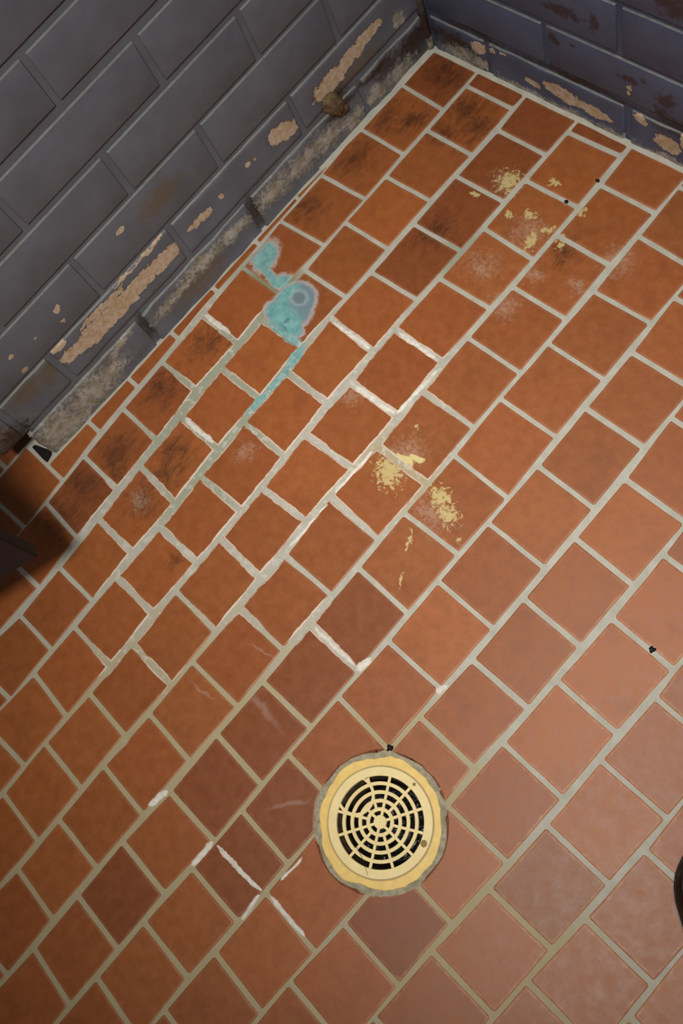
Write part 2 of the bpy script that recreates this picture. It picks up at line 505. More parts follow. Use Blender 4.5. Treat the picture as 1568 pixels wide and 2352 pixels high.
BACK_RUST = (seg(2.5, 2.0, 3.2, 2.02, 0.14) + [(3.36, 2.05, 0.10, 0.3), (3.88, 1.28, 0.3, 0.08), (4.13, 1.38, 0.1, 0.08), (4.50, 1.20, 0.22, 0.22), (4.4, 0.98, 0.25, 0.12), (2.65, 1.40, 0.12, 0.15),
              (4.55, 2.85, 0.4, 0.3), (3.05, 0.78, 0.7, 0.10), (0.6, 0.42, 0.5, 0.22), (2.95, 1.45, 0.08, 0.06)])
BACK_GRIME = [(0.5, 0.35, 0.6, 0.35), (1.0, 0.2, 0.4, 0.2), (1.0, 0.75, 1.0, 0.1), (3.0, 0.75, 2.0, 0.08), (4.9, 0.75, 1.0, 0.25)]

MAT_GROUT = make_grout_material()


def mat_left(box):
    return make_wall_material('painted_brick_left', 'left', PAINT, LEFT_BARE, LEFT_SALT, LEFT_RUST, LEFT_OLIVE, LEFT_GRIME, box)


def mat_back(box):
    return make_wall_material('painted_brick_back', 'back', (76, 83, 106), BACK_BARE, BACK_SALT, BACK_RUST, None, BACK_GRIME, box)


MAT_MORTAR = make_plain('collar_mortar', srgb(160, 152, 130), 0.9, 0.2, 0.25, 14.0, 0.6, 0.002, (srgb(112, 98, 70), 0.8))
MAT_PLASTIC = make_plain('cream_plastic', srgb(240, 218, 158), 0.42, 0.5, 0.05, 6.0, 0.1, 0.0005, (srgb(222, 186, 118), 0.35))
MAT_FLANGE = make_plain('yellowed_plastic', srgb(236, 200, 116), 0.45, 0.5, 0.08, 8.0, 0.2, 0.0008, (srgb(190, 150, 76), 0.5))
MAT_PIPE = make_plain('drain_pipe', srgb(62, 50, 36), 0.6, 0.4, 0.5, 9.0, 0.3, 0.001, (srgb(30, 24, 18), 0.9))
MAT_SUMP = make_plain('sump_water', srgb(14, 12, 10), 0.12, 0.5, 0.3, 10.0, 0.5, 0.004)
MAT_SALT = make_plain('white_salt', srgb(222, 216, 206), 0.85, 0.3, 0.12, 16.0, 0.7, 0.002, (srgb(170, 156, 130), 0.6))
MAT_SCREW = make_plain('screw_stain', srgb(150, 120, 74), 0.7, 0.3, 0.2, 20.0)
MAT_CLUMP = make_plain('dried_mud', srgb(112, 92, 66), 0.9, 0.2, 0.35, 10.0, 0.8, 0.004, (srgb(60, 46, 34), 0.7))
MAT_PANEL = make_plain('dark_laminate', srgb(36, 27, 26), 0.6, 0.4, 0.08, 5.0, 0.05)
MAT_PANEL_EDGE = make_plain('black_edge_band', srgb(16, 13, 13), 0.6, 0.3, 0.05, 5.0, 0.05)
MAT_LEATHER = make_plain('black_leather', srgb(13, 12, 15), 0.45, 0.3, 0.2, 30.0, 0.25, 0.0008)
MAT_SOLE = make_plain('black_rubber', srgb(12, 11, 12), 0.7, 0.3, 0.2, 20.0, 0.3)
MAT_SEAM = make_plain('shoe_seam', srgb(34, 36, 36), 0.4, 0.5, 0.1, 30.0)
MAT_HAIR = make_plain('hair_fibre', srgb(40, 32, 26), 0.6, 0.3, 0.1, 30.0)
MAT_CRUMB = make_plain('black_grit', srgb(26, 22, 20), 0.8, 0.3, 0.3, 20.0)
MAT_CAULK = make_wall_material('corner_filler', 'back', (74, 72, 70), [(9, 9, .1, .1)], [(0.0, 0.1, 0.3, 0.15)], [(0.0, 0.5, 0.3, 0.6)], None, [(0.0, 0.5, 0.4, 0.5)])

# measured drift of each grout junction from the even grid, in hundredths of a tile pitch: line -> {half course: (dx, dy)}
JOINT_OFFSETS = {
    0: {6: (10, -8), 7: (8, -11), 9: (9, -9), 10: (14, -5), 11: (9, -10), 12: (16, -3), 13: (13, -8), 14: (21, -3), 15: (16, -7), 16: (23, 2), 17: (19, 0), 18: (28, 6), 19: (28, 7), 20: (33, 14), 21: (35, 14)},
    1: {1: (6, -9), 2: (2, -13), 3: (6, -6), 4: (2, -9), 5: (6, -5), 7: (5, -3), 9: (8, -2), 10: (-2, -6), 11: (9, -4), 12: (3, -7), 13: (12, -3), 14: (2, -4), 15: (17, 0), 16: (10, -1), 17: (20, 3), 18: (15, 3), 19: (27, 1), 20: (19, 9), 21: (32, 9), 22: (28, 17), 23: (36, 18)},
    2: {1: (-1, -8), 2: (5, 0), 3: (-1, -6), 4: (3, 2), 5: (-3, -3), 6: (3, 3), 7: (-3, -2), 8: (3, 3), 9: (-2, -1), 10: (0, 10), 11: (-4, -2), 12: (8, 3), 13: (1, -4), 14: (9, 4), 15: (3, -2), 16: (13, 1), 17: (9, -4), 18: (19, 5), 19: (11, 0), 20: (18, 8), 21: (14, 9), 22: (21, 14), 23: (17, 18), 24: (22, 26), 25: (20, 26)},
    3: {1: (1, -1), 2: (-2, 1), 3: (1, 0), 4: (-4, 4), 5: (1, 3), 6: (-4, 5), 7: (0, 2), 8: (-6, 6), 9: (-2, 1), 10: (-5, 5), 11: (1, -2), 12: (-6, 2), 13: (1, -4), 14: (-1, 2), 15: (6, -4), 16: (4, 1), 17: (8, 1), 18: (5, 3), 19: (11, 3), 20: (5, 8), 21: (14, 6), 22: (9, 13), 23: (14, 15), 24: (10, 20), 25: (12, 22), 26: (11, 30), 27: (15, 33)},
    4: {1: (-6, 3), 2: (1, -1), 3: (-4, 2), 4: (0, 0), 5: (-3, 0), 6: (1, -1), 7: (-5, 4), 8: (0, 0), 9: (-7, 0), 10: (0, -2), 11: (-4, -2), 12: (3, -4), 13: (-4, -1), 15: (-6, -1), 16: (6, -6), 17: (-3, -3), 18: (5, -3), 19: (0, 1), 20: (5, -2), 21: (3, 5), 22: (7, 6), 23: (0, 12), 24: (6, 12), 25: (2, 19), 26: (8, 19), 27: (4, 29), 28: (10, 33)},
    5: {2: (-5, 0), 3: (-1, 8), 4: (-6, 0), 5: (2, 5), 6: (-4, -1), 7: (1, 6), 8: (-3, -1), 9: (0, 3), 10: (-3, -2), 11: (2, 0), 12: (-1, -4), 13: (1, -6), 14: (-3, -7), 15: (3, -4), 16: (-2, -6), 17: (3, -4), 18: (-3, -5), 19: (5, -5), 20: (0, -2), 21: (4, 2), 22: (-2, 2), 23: (6, 5), 24: (-2, 8), 25: (1, 14), 26: (-3, 17), 27: (3, 24), 28: (-3, 29), 29: (4, 36), 30: (-1, 38)},
    6: {5: (-4, 7), 6: (2, 8), 7: (-3, 5), 8: (3, 8), 9: (-2, 2), 10: (5, 5), 11: (2, -4), 12: (4, 3), 13: (0, -5), 14: (3, 0), 15: (-1, -8), 16: (4, -3), 17: (0, -9), 18: (1, -1), 19: (-1, -5), 20: (0, 0), 21: (-2, -2), 22: (1, 6), 23: (-1, 4), 24: (0, 10), 25: (-7, 11), 26: (-3, 18), 27: (-7, 21), 28: (-3, 27), 29: (-7, 29)},
    7: {7: (2, 10), 8: (0, 6), 9: (7, 7), 10: (1, 1), 11: (7, 5), 12: (1, 0), 13: (6, 2), 14: (1, -3), 15: (6, -1), 16: (-1, -5), 17: (2, 0), 18: (-2, -7), 22: (-8, 2), 23: (-4, 8), 24: (-9, 8), 25: (-5, 11), 26: (-11, 16), 27: (-7, 18)},
    8: {10: (7, 4), 11: (2, 0), 12: (8, 0), 13: (1, -2), 14: (5, -4), 15: (0, -3), 16: (3, -6), 17: (-5, -3), 18: (1, -9), 22: (-5, 1), 23: (-10, 3), 24: (-11, 6), 25: (-13, 6)},
    9: {12: (4, -5), 13: (8, 5), 14: (0, -8), 15: (5, 5), 16: (-1, -10), 17: (4, 4), 18: (-4, -10), 19: (0, 3), 20: (-9, -7), 21: (-6, 4), 22: (-10, -2)},
    10: {15: (2, 2), 16: (5, 7), 17: (-2, 1), 18: (1, 4), 19: (-6, 2), 20: (-5, 6), 21: (-9, 2)},
    11: {18: (-3, 1), 19: (-1, 7)},
}


# ================================================================== FLOOR
DRAIN = (7.486, -9.903)
COLLAR_R = 0.865


def joint(k, n):
    """floor position (U) of the grout junction on line k at half-course n"""
    t = JOINT_OFFSETS.get(k)
    if t and n in t:
        dx, dy = t[n]
        return (k + dx / 100.0, -n / 2 * PY + dy / 100.0)
    near = []
    for kk, row in JOINT_OFFSETS.items():
        for nn, (dx, dy) in row.items():
            near.append((math.hypot(kk - k, (nn - n) / 2), dx, dy))
    near.sort()
    near = near[:6]
    ws = [1 / (d + 0.3) ** 2 for d, _, _ in near]
    sw = sum(ws)
    return (k + sum(a * e[1] for a, e in zip(ws, near)) / sw / 100.0,
            -n / 2 * PY + sum(a * e[2] for a, e in zip(ws, near)) / sw / 100.0)


def wall_x(y):
    return 0.0219 * y + 0.0421


def wall_y(x):
    return 0.0117 * x - 0.2626


def clip_half(poly, f):
    out = []
    for i, p in enumerate(poly):
        q = poly[(i + 1) % len(poly)]
        a, b = f(p), f(q)
        if a >= 0:
            out.append(p)
        if (a >= 0) != (b >= 0):
            t = a / (a - b)
            out.append((p[0] + (q[0] - p[0]) * t, p[1] + (q[1] - p[1]) * t))
    return out


def area(poly):
    return 0.5 * sum(p[0] * q[1] - q[0] * p[1] for p, q in zip(poly, poly[1:] + poly[:1]))


def collar_r(a):
    return COLLAR_R + 0.022 * noise.noise((math.cos(a) * 3, math.sin(a) * 3, 1.7)) + 0.012 * noise.noise((math.cos(a) * 9, math.sin(a) * 9, 4.1))


def cut_drain(poly):
    """cut the round drain out of a tile outline"""
    dense = []
    for i, p in enumerate(poly):
        q = poly[(i + 1) % len(poly)]
        m = max(1, int(math.hypot(q[0] - p[0], q[1] - p[1]) / 0.012))
        dense += [(p[0] + (q[0] - p[0]) * j / m, p[1] + (q[1] - p[1]) * j / m) for j in range(m)]

    def ang(p):
        return math.atan2(p[1] - DRAIN[1], p[0] - DRAIN[0])

    ins = [math.hypot(p[0] - DRAIN[0], p[1] - DRAIN[1]) < collar_r(ang(p)) for p in dense]
    if not any(ins):
        return poly
    if all(ins):
        return []
    n = len(dense)
    st = next(i for i in range(n) if not ins[i] and ins[i - 1])      # first point after an inside run
    seq = [dense[(st + i) % n] for i in range(n)]
    sin_ = [ins[(st + i) % n] for i in range(n)]
    keep = [p for p, f in zip(seq, sin_) if not f]
    a0, a1 = ang(keep[-1]), ang(keep[0])
    d = (a1 - a0 + math.pi) % (2 * math.pi) - math.pi
    m = max(3, int(abs(d) / 0.12))
    arc = []
    for j in range(1, m):
        a = a0 + d * j / m
        arc.append((DRAIN[0] + collar_r(a) * math.cos(a), DRAIN[1] + collar_r(a) * math.sin(a)))
    # thin the straight runs again: keep true corners only
    res = []
    for i, p in enumerate(keep):
        if i in (0, len(keep) - 1):
            res.append(p)
            continue
        a, b = keep[i - 1], keep[i + 1]
        cr = (p[0] - a[0]) * (b[1] - p[1]) - (p[1] - a[1]) * (b[0] - p[0])
        if abs(cr) > 1e-5:
            res.append(p)
    return res + arc


def refine(poly, rnd):
    """clip the corners a little and make the edges slightly uneven"""
    n = len(poly)
    pts = []
    for i in range(n):
        p, a, b = Vector(poly[i]), Vector(poly[i - 1]), Vector(poly[(i + 1) % n])
        la, lb = (a - p).length, (b - p).length
        turn = (p - a).normalized().dot((b - p).normalized()) if la > 1e-6 and lb > 1e-6 else 1
        if turn < 0.6 and min(la, lb) > 0.06:
            c = 0.014 + 0.012 * rnd.random()
            pts.append(p + (a - p) / la * c)
            pts.append(p + (b - p) / lb * c)
        else:
            pts.append(p)
    out = []
    m = len(pts)
    for i in range(m):
        p, q = pts[i], pts[(i + 1) % m]
        L = (q - p).length
        k = max(1, int(round(L / 0.3)))
        for j in range(k):
            v = p + (q - p) * (j / k)
            if j:
                nn = Vector((-(q - p).y, (q - p).x)) / L
                v = v + nn * rnd.uniform(-0.005, 0.005)
            out.append(v)
    return out


def inset(pts, d):
    n = len(pts)
    out = []
    for i in range(n):
        a, p, b = pts[i - 1], pts[i], pts[(i + 1) % n]
        e0, e1 = (p - a), (b - p)
        n0 = Vector((-e0.y, e0.x)).normalized()
        n1 = Vector((-e1.y, e1.x)).normalized()
        m = n0 + n1
        if m.length < 1e-6:
            m = n0
        m.normalize()
        out.append(p + m * (d / max(0.5, m.dot(n0))))
    return out


def add_tile(bm, pts, z, tilt, small, at=(0.0, 0.0)):
    """pts: CCW outline in U relative to the tile origin; slightly pillowed top with a rounded arris"""
    lay = bm.verts.layers.float.get('edge') or bm.verts.layers.float.new('edge')
    k = 0.35 if small else 1.0
    hx = max(0.11, max(abs(p.x) for p in pts))
    hy = max(0.11, max(abs(p.y) for p in pts))
    rings = [(0.0, -0.0065, 0.0), (0.0, -0.0012, 0.0), (0.009 * k, -0.0003, 0.06), (0.022 * k, 0.0, 0.2), (0.10 * k, 0.0, 1.0)]
    prev = None
    for d, dz, ed in rings:
        ring = []
        if ed == 1.0:                       # inner ring: shrink towards the middle
            src = [Vector((p.x * (1 - d / hx), p.y * (1 - d / hy))) for p in pts]
        else:
            src = inset(pts, d) if d else pts
        for p in src:
            v = bm.verts.new(((p.x + at[0]) * U, (p.y + at[1]) * U, z + dz + (p.x * tilt[0] + p.y * tilt[1]) * U))
            v[lay] = ed
            ring.append(v)
        if prev:
            m = len(ring)
            for i in range(m):
                f = bm.faces.new((prev[i], prev[(i + 1) % m], ring[(i + 1) % m], ring[i]))
                f.smooth = ed < 0.5
        prev = ring
    bm.faces.new(prev)


floor_bm = bmesh.new()
HOLE = 0.68
XLO, XHI, YLO, YHI = -6.0, 17.0, -21.0, 0.6
ring_pts, out_pts = [], []
angs = sorted([2 * math.pi * i / 72 for i in range(72)] +
              [math.atan2(y - DRAIN[1], x - DRAIN[0]) % (2 * math.pi) for x in (XLO, XHI) for y in (YLO, YHI)])
for a in angs:
    ca, sa = math.cos(a), math.sin(a)
    tx = ((XHI if ca > 0 else XLO) - DRAIN[0]) / ca if abs(ca) > 1e-9 else 1e9
    ty = ((YHI if sa > 0 else YLO) - DRAIN[1]) / sa if abs(sa) > 1e-9 else 1e9
    t = min(tx, ty)
    ring_pts.append(floor_bm.verts.new(((DRAIN[0] + HOLE * ca) * U, (DRAIN[1] + HOLE * sa) * U, -0.0011)))
    out_pts.append(floor_bm.verts.new(((DRAIN[0] + t * ca) * U, (DRAIN[1] + t * sa) * U, -0.0011)))
for i in range(len(angs)):
    j = (i + 1) % len(angs)
    floor_bm.faces.new((ring_pts[i], out_pts[i], out_pts[j], ring_pts[j]))
floor = link_mesh('floor', floor_bm, MAT_GROUT)
tag(floor, 'terracotta quarry tile floor with pale grout joints', None, None, 'structure')

DARK = [(5.21, -8.30), (5.44, -9.04), (5.59, -10.14), (5.87, -10.79), (2.59, -3.34), (8.38, -10.47), (5.41, -12.69), (6.44, -10.72), (6.39, -11.49), (2.39, -2.29), (2.50, -1.59), (0.6, -0.6), (1.6, -0.45), (2.6, -0.7), (3.6, -0.45), (0.4, -9.9)]
LIGHT = [(8.15, -6.79), (8.37, -5.61), (7.46, -4.94), (8.53, -7.53), (1.54, -6.08), (1.51, -3.05), (6.4, -7.4), (0.5, -6.6)]


def inside(poly, p):
    return all((b[0] - a[0]) * (p[1] - a[1]) - (b[1] - a[1]) * (p[0] - a[0]) > 0 for a, b in zip(poly, poly[1:] + poly[:1]))


def in_view(x, y):
    d = Vector((x * U, y * U, 0)) - CAM_C
    zc = d.dot(FWD)
    if zc < 0.05:
        return False
    px = 784 + 2248.85 * d.dot(RIGHT) / zc
    py = 1176 + 2248.85 * d.dot(DOWN) / zc
    return -260 < px < 1828 and -260 < py < 2612


G = 0.034
rest = bmesh.new()
for r in range(-4, 17):
    n0 = (r + 1) % 2 - 2
    for n in range(n0, 40, 2):
        L0, R0, R1, L1 = joint(r - 1, n), joint(r, n), joint(r, n + 2), joint(r - 1, n + 2)
        g = G * RND.uniform(0.88, 1.12)
        gl = gr = g - 0.016                     # long joints
        if r == 1 and n < 6:
            gl = -0.005                                             # wide mortar fillet replaces the joint here
        poly = [(L1[0] + gl, L1[1] + g), (R1[0] - gr, R1[1] + g), (R0[0] - gr, R0[1] - g), (L0[0] + gl, L0[1] - g)]
        my = (L0[1] + L1[1]) / 2
        if my > -9.45:
            poly = clip_half(poly, lambda p: p[0] - wall_x(p[1]) - (0.10 if p[1] > -3.0 else 0.045))
        elif my > -10.0 and r < -1:
            continue
        if not poly:
            continue
        poly = clip_half(poly, lambda p: wall_y(p[0]) - 0.07 - p[1])
        if len(poly) < 3 or abs(area(poly)) < 0.012:
            continue
        if my > -9.45 and r < 0:
            continue
        tint = None
        for q in DARK:
            if inside(poly, q):
                tint = (0.74, 0.70, 0.76)
        if inside(poly, (9.40, -9.05)):
            tint = (0.80, 0.86, 0.95)
        for q in LIGHT:
            if inside(poly, q):
                tint = (1.12, 1.12, 1.06)
        if tint is None:
            v = RND.uniform(0.90, 1.06)
            h = RND.uniform(-0.05, 0.05)
            tint = (v, v * (1 + h * 0.8), v * (1 + h))
        small = abs(area(poly)) < 0.30
        poly = cut_drain(poly)
        if len(poly) < 3:
            continue
        cx = sum(p[0] for p in poly) / len(poly)
        cy = sum(p[1] for p in poly) / len(poly)
        pts = refine([(p[0] - cx, p[1] - cy) for p in poly], RND)
        tilt = (RND.uniform(-0.003, 0.003), RND.uniform(-0.003, 0.003))
        if in_view(cx, cy):
            bm = bmesh.new()
            bm.verts.layers.float.new('edge')
            add_tile(bm, pts, 0.0, tilt, small)
            bx = [p[0] for p in poly]
            by = [p[1] for p in poly]
            o = link_mesh('floor_tile', bm, make_tile_material((min(bx), min(by), max(bx), max(by))), floor)
            o.location = (cx * U, cy * U, RND.uniform(-0.0002, 0.0002))
            o.color = (*tint, 1)
        else:
            add_tile(rest, pts, 0.0, (0, 0), small, (cx, cy))
o = link_mesh('outer_tiles', rest, make_tile_material((90, 90, 91, 91)), floor)
o.color = (0.98, 0.98, 0.98, 1)
tag(o, kind='stuff')

# wide mortar fillets where the tiles stop short of the walls
def fillet(name, path_a, path_b, z):
    bm = bmesh.new()
    rows = []
    for (a, b) in zip(path_a, path_b):
        rows.append([bm.verts.new((a[0] * U, a[1] * U, z)), bm.verts.new(((a[0] * .5 + b[0] * .5) * U, (a[1] * .5 + b[1] * .5) * U, z * 0.6 - 0.0002)),
                     bm.verts.new((b[0] * U, b[1] * U, -0.0014))])
    for p, q in zip(rows, rows[1:]):
        for i in (0, 1):
            bm.faces.new((p[i], p[i + 1], q[i + 1], q[i]))
    bmesh.ops.recalc_face_normals(bm, faces=bm.faces)
    for f in bm.faces:
        if f.normal.z < 0:
            f.normal_flip()
    return link_mesh(name, bm, MAT_GROUT, floor, True)


ys = [-0.28 - i * 0.12 for i in range(24)]
fillet('mortar_fillet', [(wall_x(y) - 0.02, y) for y in ys],
       [(wall_x(y) + 0.105 + 0.012 * noise.noise((y * 4, 0, 0)), y) for y in ys], 0.0022)
xs = [-0.03 + i * 0.12 for i in range(56)]
fillet('mortar_fillet', [(x, wall_y(x) + 0.02) for x in xs],
       [(x, wall_y(x) - 0.075 - 0.02 * abs(noise.noise((x * 3, 2, 0)))) for x in xs], 0.0016)

# white salt ridges that have bloomed out of the joints
SALT = [((0.2, -6.08), (0.82, -6.07), 1.0), ((2.10, -4.99), (2.89, -4.99), 1.0), ((3.07, -4.54), (3.81, -4.56), 1.0), ((3.10, -5.58), (3.89, -5.57), 1.1), ((1.23, -7.55), (1.91, -7.56), 1.0),
        ((6.05, -11.60), (6.90, -11.57), 1.0), ((7.03, -11.53), (7.68, -11.55), 0.8), ((5.10, -8.63), (5.90, -8.65), 0.7), ((5.97, -8.68), (5.99, -8.43), 1.2),
        ((5.97, -12.02), (5.97, -11.60), 1.1), ((4.95, -11.91), (5.02, -11.58), 1.2), ((3.92, -5.55), (3.95, -4.70), 0.7), ((6.97, -8.21), (7.02, -8.05), 0.9), ((6.90, -11.62), (6.93, -12.0), 0.6),
        ((7.0, -11.3), (7.02, -10.9), 0.5), ((4.0, -7.0), (4.02, -6.2), 0.6), ((4.02, -8.0), (4.03, -7.2), 0.5)]
for i, (a, b, wd) in enumerate(SALT):
    a, b = Vector(a), Vector(b)
    L = (b - a).length
    d = (b - a) / L
    nrm = Vector((-d.y, d.x))
    m = max(6, int(L / 0.022))
    bm = bmesh.new()
    rows = []
    for j in range(m + 1):
        t = j / m
        tp = min(1, 6 * t, 6 * (1 - t)) ** 0.5
        c = a + d * (L * t) + nrm * 0.02 * noise.noise((t * L * 7, i * 3.1, 0))
        wl = 0.052 * wd * tp * (0.65 + 0.8 * abs(noise.noise((t * L * 16, i, 5)))) + 0.004
        row = []
        for s in (-1, -0.6, -0.2, 0.2, 0.6, 1):
            q = c + nrm * wl * s
            hz = (1 - s * s) * 0.0022 * tp * (0.55 + 0.9 * noise.noise((q.x * 24, q.y * 24, i))) - 0.0013 * (abs(s) == 1) + 0.0002
            row.append(bm.verts.new((q.x * U, q.y * U, hz)))
        rows.append(row)
    for p, q in zip(rows, rows[1:]):
        for k in range(5):
            f = bm.faces.new((p[k], q[k], q[k + 1], p[k + 1]))
    bmesh.ops.recalc_face_normals(bm, faces=bm.faces)
    for f in bm.faces:
        if f.normal.z < 0:
            f.normal_flip()
    o = link_mesh('salt_deposit', bm, MAT_SALT, floor, True)
    o['label'] = 'white crusty salt deposit along a grout joint'

# ================================================================== WALLS
COURSES = [(-0.08, 0.715), (0.86, 1.585), (1.685, 2.485), (2.58, 3.335), (3.455, 4.215), (4.38, 5.125), (5.25, 6.0)]
while len(COURSES) < 15:
    b = COURSES[-1][1] + 0.125
    COURSES.append((b, b + 0.755))
TOP = COURSES[-1][1] + 0.06
RECESS = 0.038


def brick(parent, mat, s0, s1, z0, z1, sign, depth, rough, seed, ragged=0.0):
    bm = bmesh.new()
    lo = (s0 * U, min(0, sign * depth) * U, z0 * U)
    hi = (s1 * U, max(0, sign * depth) * U, z1 * U)
    ctr = Vector(((lo[0] + hi[0]) / 2, 0, (lo[2] + hi[2]) / 2))
    rbox(bm, lo, hi, 0.0012 if not rough else 0.0030, 2)
    if rough:
        es = [e for e in bm.edges if e.calc_length() > 0.03]
        bmesh.ops.subdivide_edges(bm, edges=es, cuts=9, use_grid_fill=True)
    for v in bm.verts:
        q = v.co / U
        amp = 0.0006 if not rough else rough
        nv = noise.noise_vector((q.x * 3.1 + seed, q.y * 3, q.z * 3.1)) * amp
        if rough:
            nv += noise.noise_vector((q.x * 9 + seed, q.y * 9, q.z * 9)) * amp * 0.6
        v.co += nv
        if ragged and q.x > s1 - 0.25:
            v.co.x += ragged * U * (noise.noise((q.z * 5, q.y * 5, seed)) - 0.3) * (q.x - s1 + 0.25) / 0.25
        v.co -= ctr
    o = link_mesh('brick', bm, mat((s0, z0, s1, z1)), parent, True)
    o.location = ctr
    return o


def wall_frame(name, mat, origin, xdir, profile, sign):
    x = Vector((xdir[0], xdir[1], 0)).normalized()
    z = Vector((0, 0, 1))
    y = z.cross(x)
    bm = bmesh.new()
    f0 = [bm.verts.new((s * U, sign * RECESS * U, zz * U)) for s, zz in profile]
    f1 = [bm.verts.new((s * U, sign * 1.0 * U, zz * U)) for s, zz in profile]
    bm.faces.new(f0)
    bm.faces.new(f1[::-1])
    n = len(profile)
    for i in range(n):
        j = (i + 1) % n
        bm.faces.new((f0[i], f1[i], f1[j], f0[j]))
    bmesh.ops.recalc_face_normals(bm, faces=bm.faces)
    o = link_mesh(name, bm, mat)
    mw = Matrix((x, y, z)).transposed().to_4x4()
    mw.translation = Vector((origin[0] * U, origin[1] * U, 0))
    o.matrix_world = mw
    return o


LX = wall_x(0.5)
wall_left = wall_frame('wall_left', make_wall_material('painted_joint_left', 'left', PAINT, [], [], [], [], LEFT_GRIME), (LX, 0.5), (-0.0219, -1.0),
                       [(0.70, -0.1), (9.74, -0.1), (9.74, 0.80), (10.24, 0.80), (10.24, TOP), (0.70, TOP)], -1)
tag(wall_left, 'grey painted brick wall with flaking paint at its foot', None, None, 'structure')
HEADS_L = {0: [2.30, 4.86, 7.37], 1: [3.50, 6.13, 8.70, 9.80], 2: [2.35, 4.95, 7.50], 3: [1.05, 3.66, 6.24, 8.85], 4: [2.43, 5.04, 7.64], 5: [3.68, 6.29, 8.90]}
for ci, (z0, z1) in enumerate(COURSES):
    hs = HEADS_L.get(ci) or ([2.40, 5.02, 7.62] if ci % 2 == 0 else [1.07, 3.67, 6.27, 8.88])
    end = 9.83 if ci == 0 else 10.29
    b = [0.80 - 0.05] + hs + [end + 0.05]
    for i in range(len(b) - 1):
        hw = 0.055 + RND.uniform(-0.012, 0.012)
        last = i == len(b) - 2
        rough = 0.0032 if ci == 0 else (0.0011 if ci == 1 else 0.0)
        brick(wall_left, mat_left, b[i] + hw, b[i + 1] - hw, z0 + RND.uniform(-0.01, 0.01), z1 + RND.uniform(-0.01, 0.01), -1, 0.95 if last else 0.4, rough, ci * 7 + i, 0.10 if (ci == 0 and last) else 0)

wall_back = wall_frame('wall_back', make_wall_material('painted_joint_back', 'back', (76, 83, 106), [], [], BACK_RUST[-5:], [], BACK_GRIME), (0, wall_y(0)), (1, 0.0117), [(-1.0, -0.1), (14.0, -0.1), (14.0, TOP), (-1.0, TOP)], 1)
tag(wall_back, 'blue-grey painted brick wall behind the tiles', None, None, 'structure')
for ci, (z0, z1) in enumerate(COURSES):
    st = 1.27 if ci % 2 == 0 else 2.48
    if ci == 2:
        st = 1.17
    hs = [st + 2.6 * i for i in range(6) if st + 2.6 * i < 13.5]
    b = [0.14] + hs + [14.0]
    if ci == 0:
        z1 = 0.685
    for i in range(len(b) - 1):
        hw = 0.05 + RND.uniform(-0.01, 0.012)
        rough = 0.0020 if ci == 0 else 0.0
        brick(wall_back, mat_back, b[i] + (hw if i else 0.0), b[i + 1] - hw, z0 + RND.uniform(-0.01, 0.01), z1 + RND.uniform(-0.01, 0.01), 1, 0.4, rough, 60 + ci * 7 + i)

# smeared filler strip up the inside corner
bm = bmesh.new()
pts = [(0.015 + 0.02 * noise.noise((i * 0.7, 3, 0)), -0.285 + 0.02 * noise.noise((i * 0.7, 8, 0)), -0.05 + i * 0.25) for i in range(int(TOP / 0.25))]
tube(bm, [tuple(c * U for c in p) for p in pts], 0.075 * U, 8)
o = link_mesh('trim_1', bm, MAT_CAULK, None, True)
tag(o, 'grey filler strip smeared up the inside wall corner', None, None, 'structure')

# brown clump on the bottom joint of the left wall
bm = bmesh.new()
bmesh.ops.create_icosphere(bm, subdivisions=4, radius=1.0)
for v in bm.verts:
    q = v.co.copy()
    k = 1 + 0.45 * noise.noise(q * 1.7 + Vector((3, 1, 2))) + 0.22 * noise.noise(q * 4.5)
    k += 0.12 * noise.noise(q * 11)
    v.co = Vector((q.x * 0.08 * k, q.y * (0.14 + 0.05 * abs(q.z)) * k, q.z * 0.30 * k)) * U
    v.co.y -= 0.35 * v.co.z
o = link_mesh('mud_clump', bm, MAT_CLUMP, None, True)
o.matrix_world = Matrix.Translation((( wall_x(-2.36) + 0.025) * U, -2.36 * U, 0.80 * U))
tag(o, 'brown crumbly clump stuck on the lower joint of the grey brick wall', 'debris')

# ================================================================== FLOOR DRAIN
Z = 0.0013                                                            # drawing unit of the grate in U
drain = empty('floor_drain', (DRAIN[0] * U, DRAIN[1] * U, 0))
drain.rotation_euler = (0, 0, math.radians(42.6))
tag(drain, 'cream plastic floor drain with round slotted grate set among the tiles', 'floor drain')


def annulus(bm, r0, r1, z0, z1, n=72, a0=0.0, a1=2 * math.pi, c=(0, 0), bev=0.0006, wob=0.0):
    full = abs(a1 - a0 - 2 * math.pi) < 1e-6
    cnt = n if full else n + 1
    rows = []
    for i in range(cnt):
        a = a0 + (a1 - a0) * i / n
        ca, sa = math.cos(a), math.sin(a)
        ro = r1 * (1 + wob * (noise.noise((ca * 2.5, sa * 2.5, 9)) + 0.5 * noise.noise((ca * 8, sa * 8, 2))))
        prof = [(r0, z0), (r0, z1 - bev), (r0 + bev / U, z1), (ro - bev / U, z1), (ro, z1 - bev), (ro, z0)]
        rows.append([bm.verts.new(((c[0] + r * ca) * U, (c[1] + r * sa) * U, z)) for r, z in prof])
    for i in range(cnt if full else cnt - 1):
        p, q = rows[i], rows[(i + 1) % cnt]
        for k in range(6):
            f = bm.faces.new((p[k], p[(k + 1) % 6], q[(k + 1) % 6], q[k]))
    if not full:
        bm.faces.new(rows[0])
        bm.faces.new(rows[-1][::-1])
    bmesh.ops.recalc_face_normals(bm, faces=bm.faces)


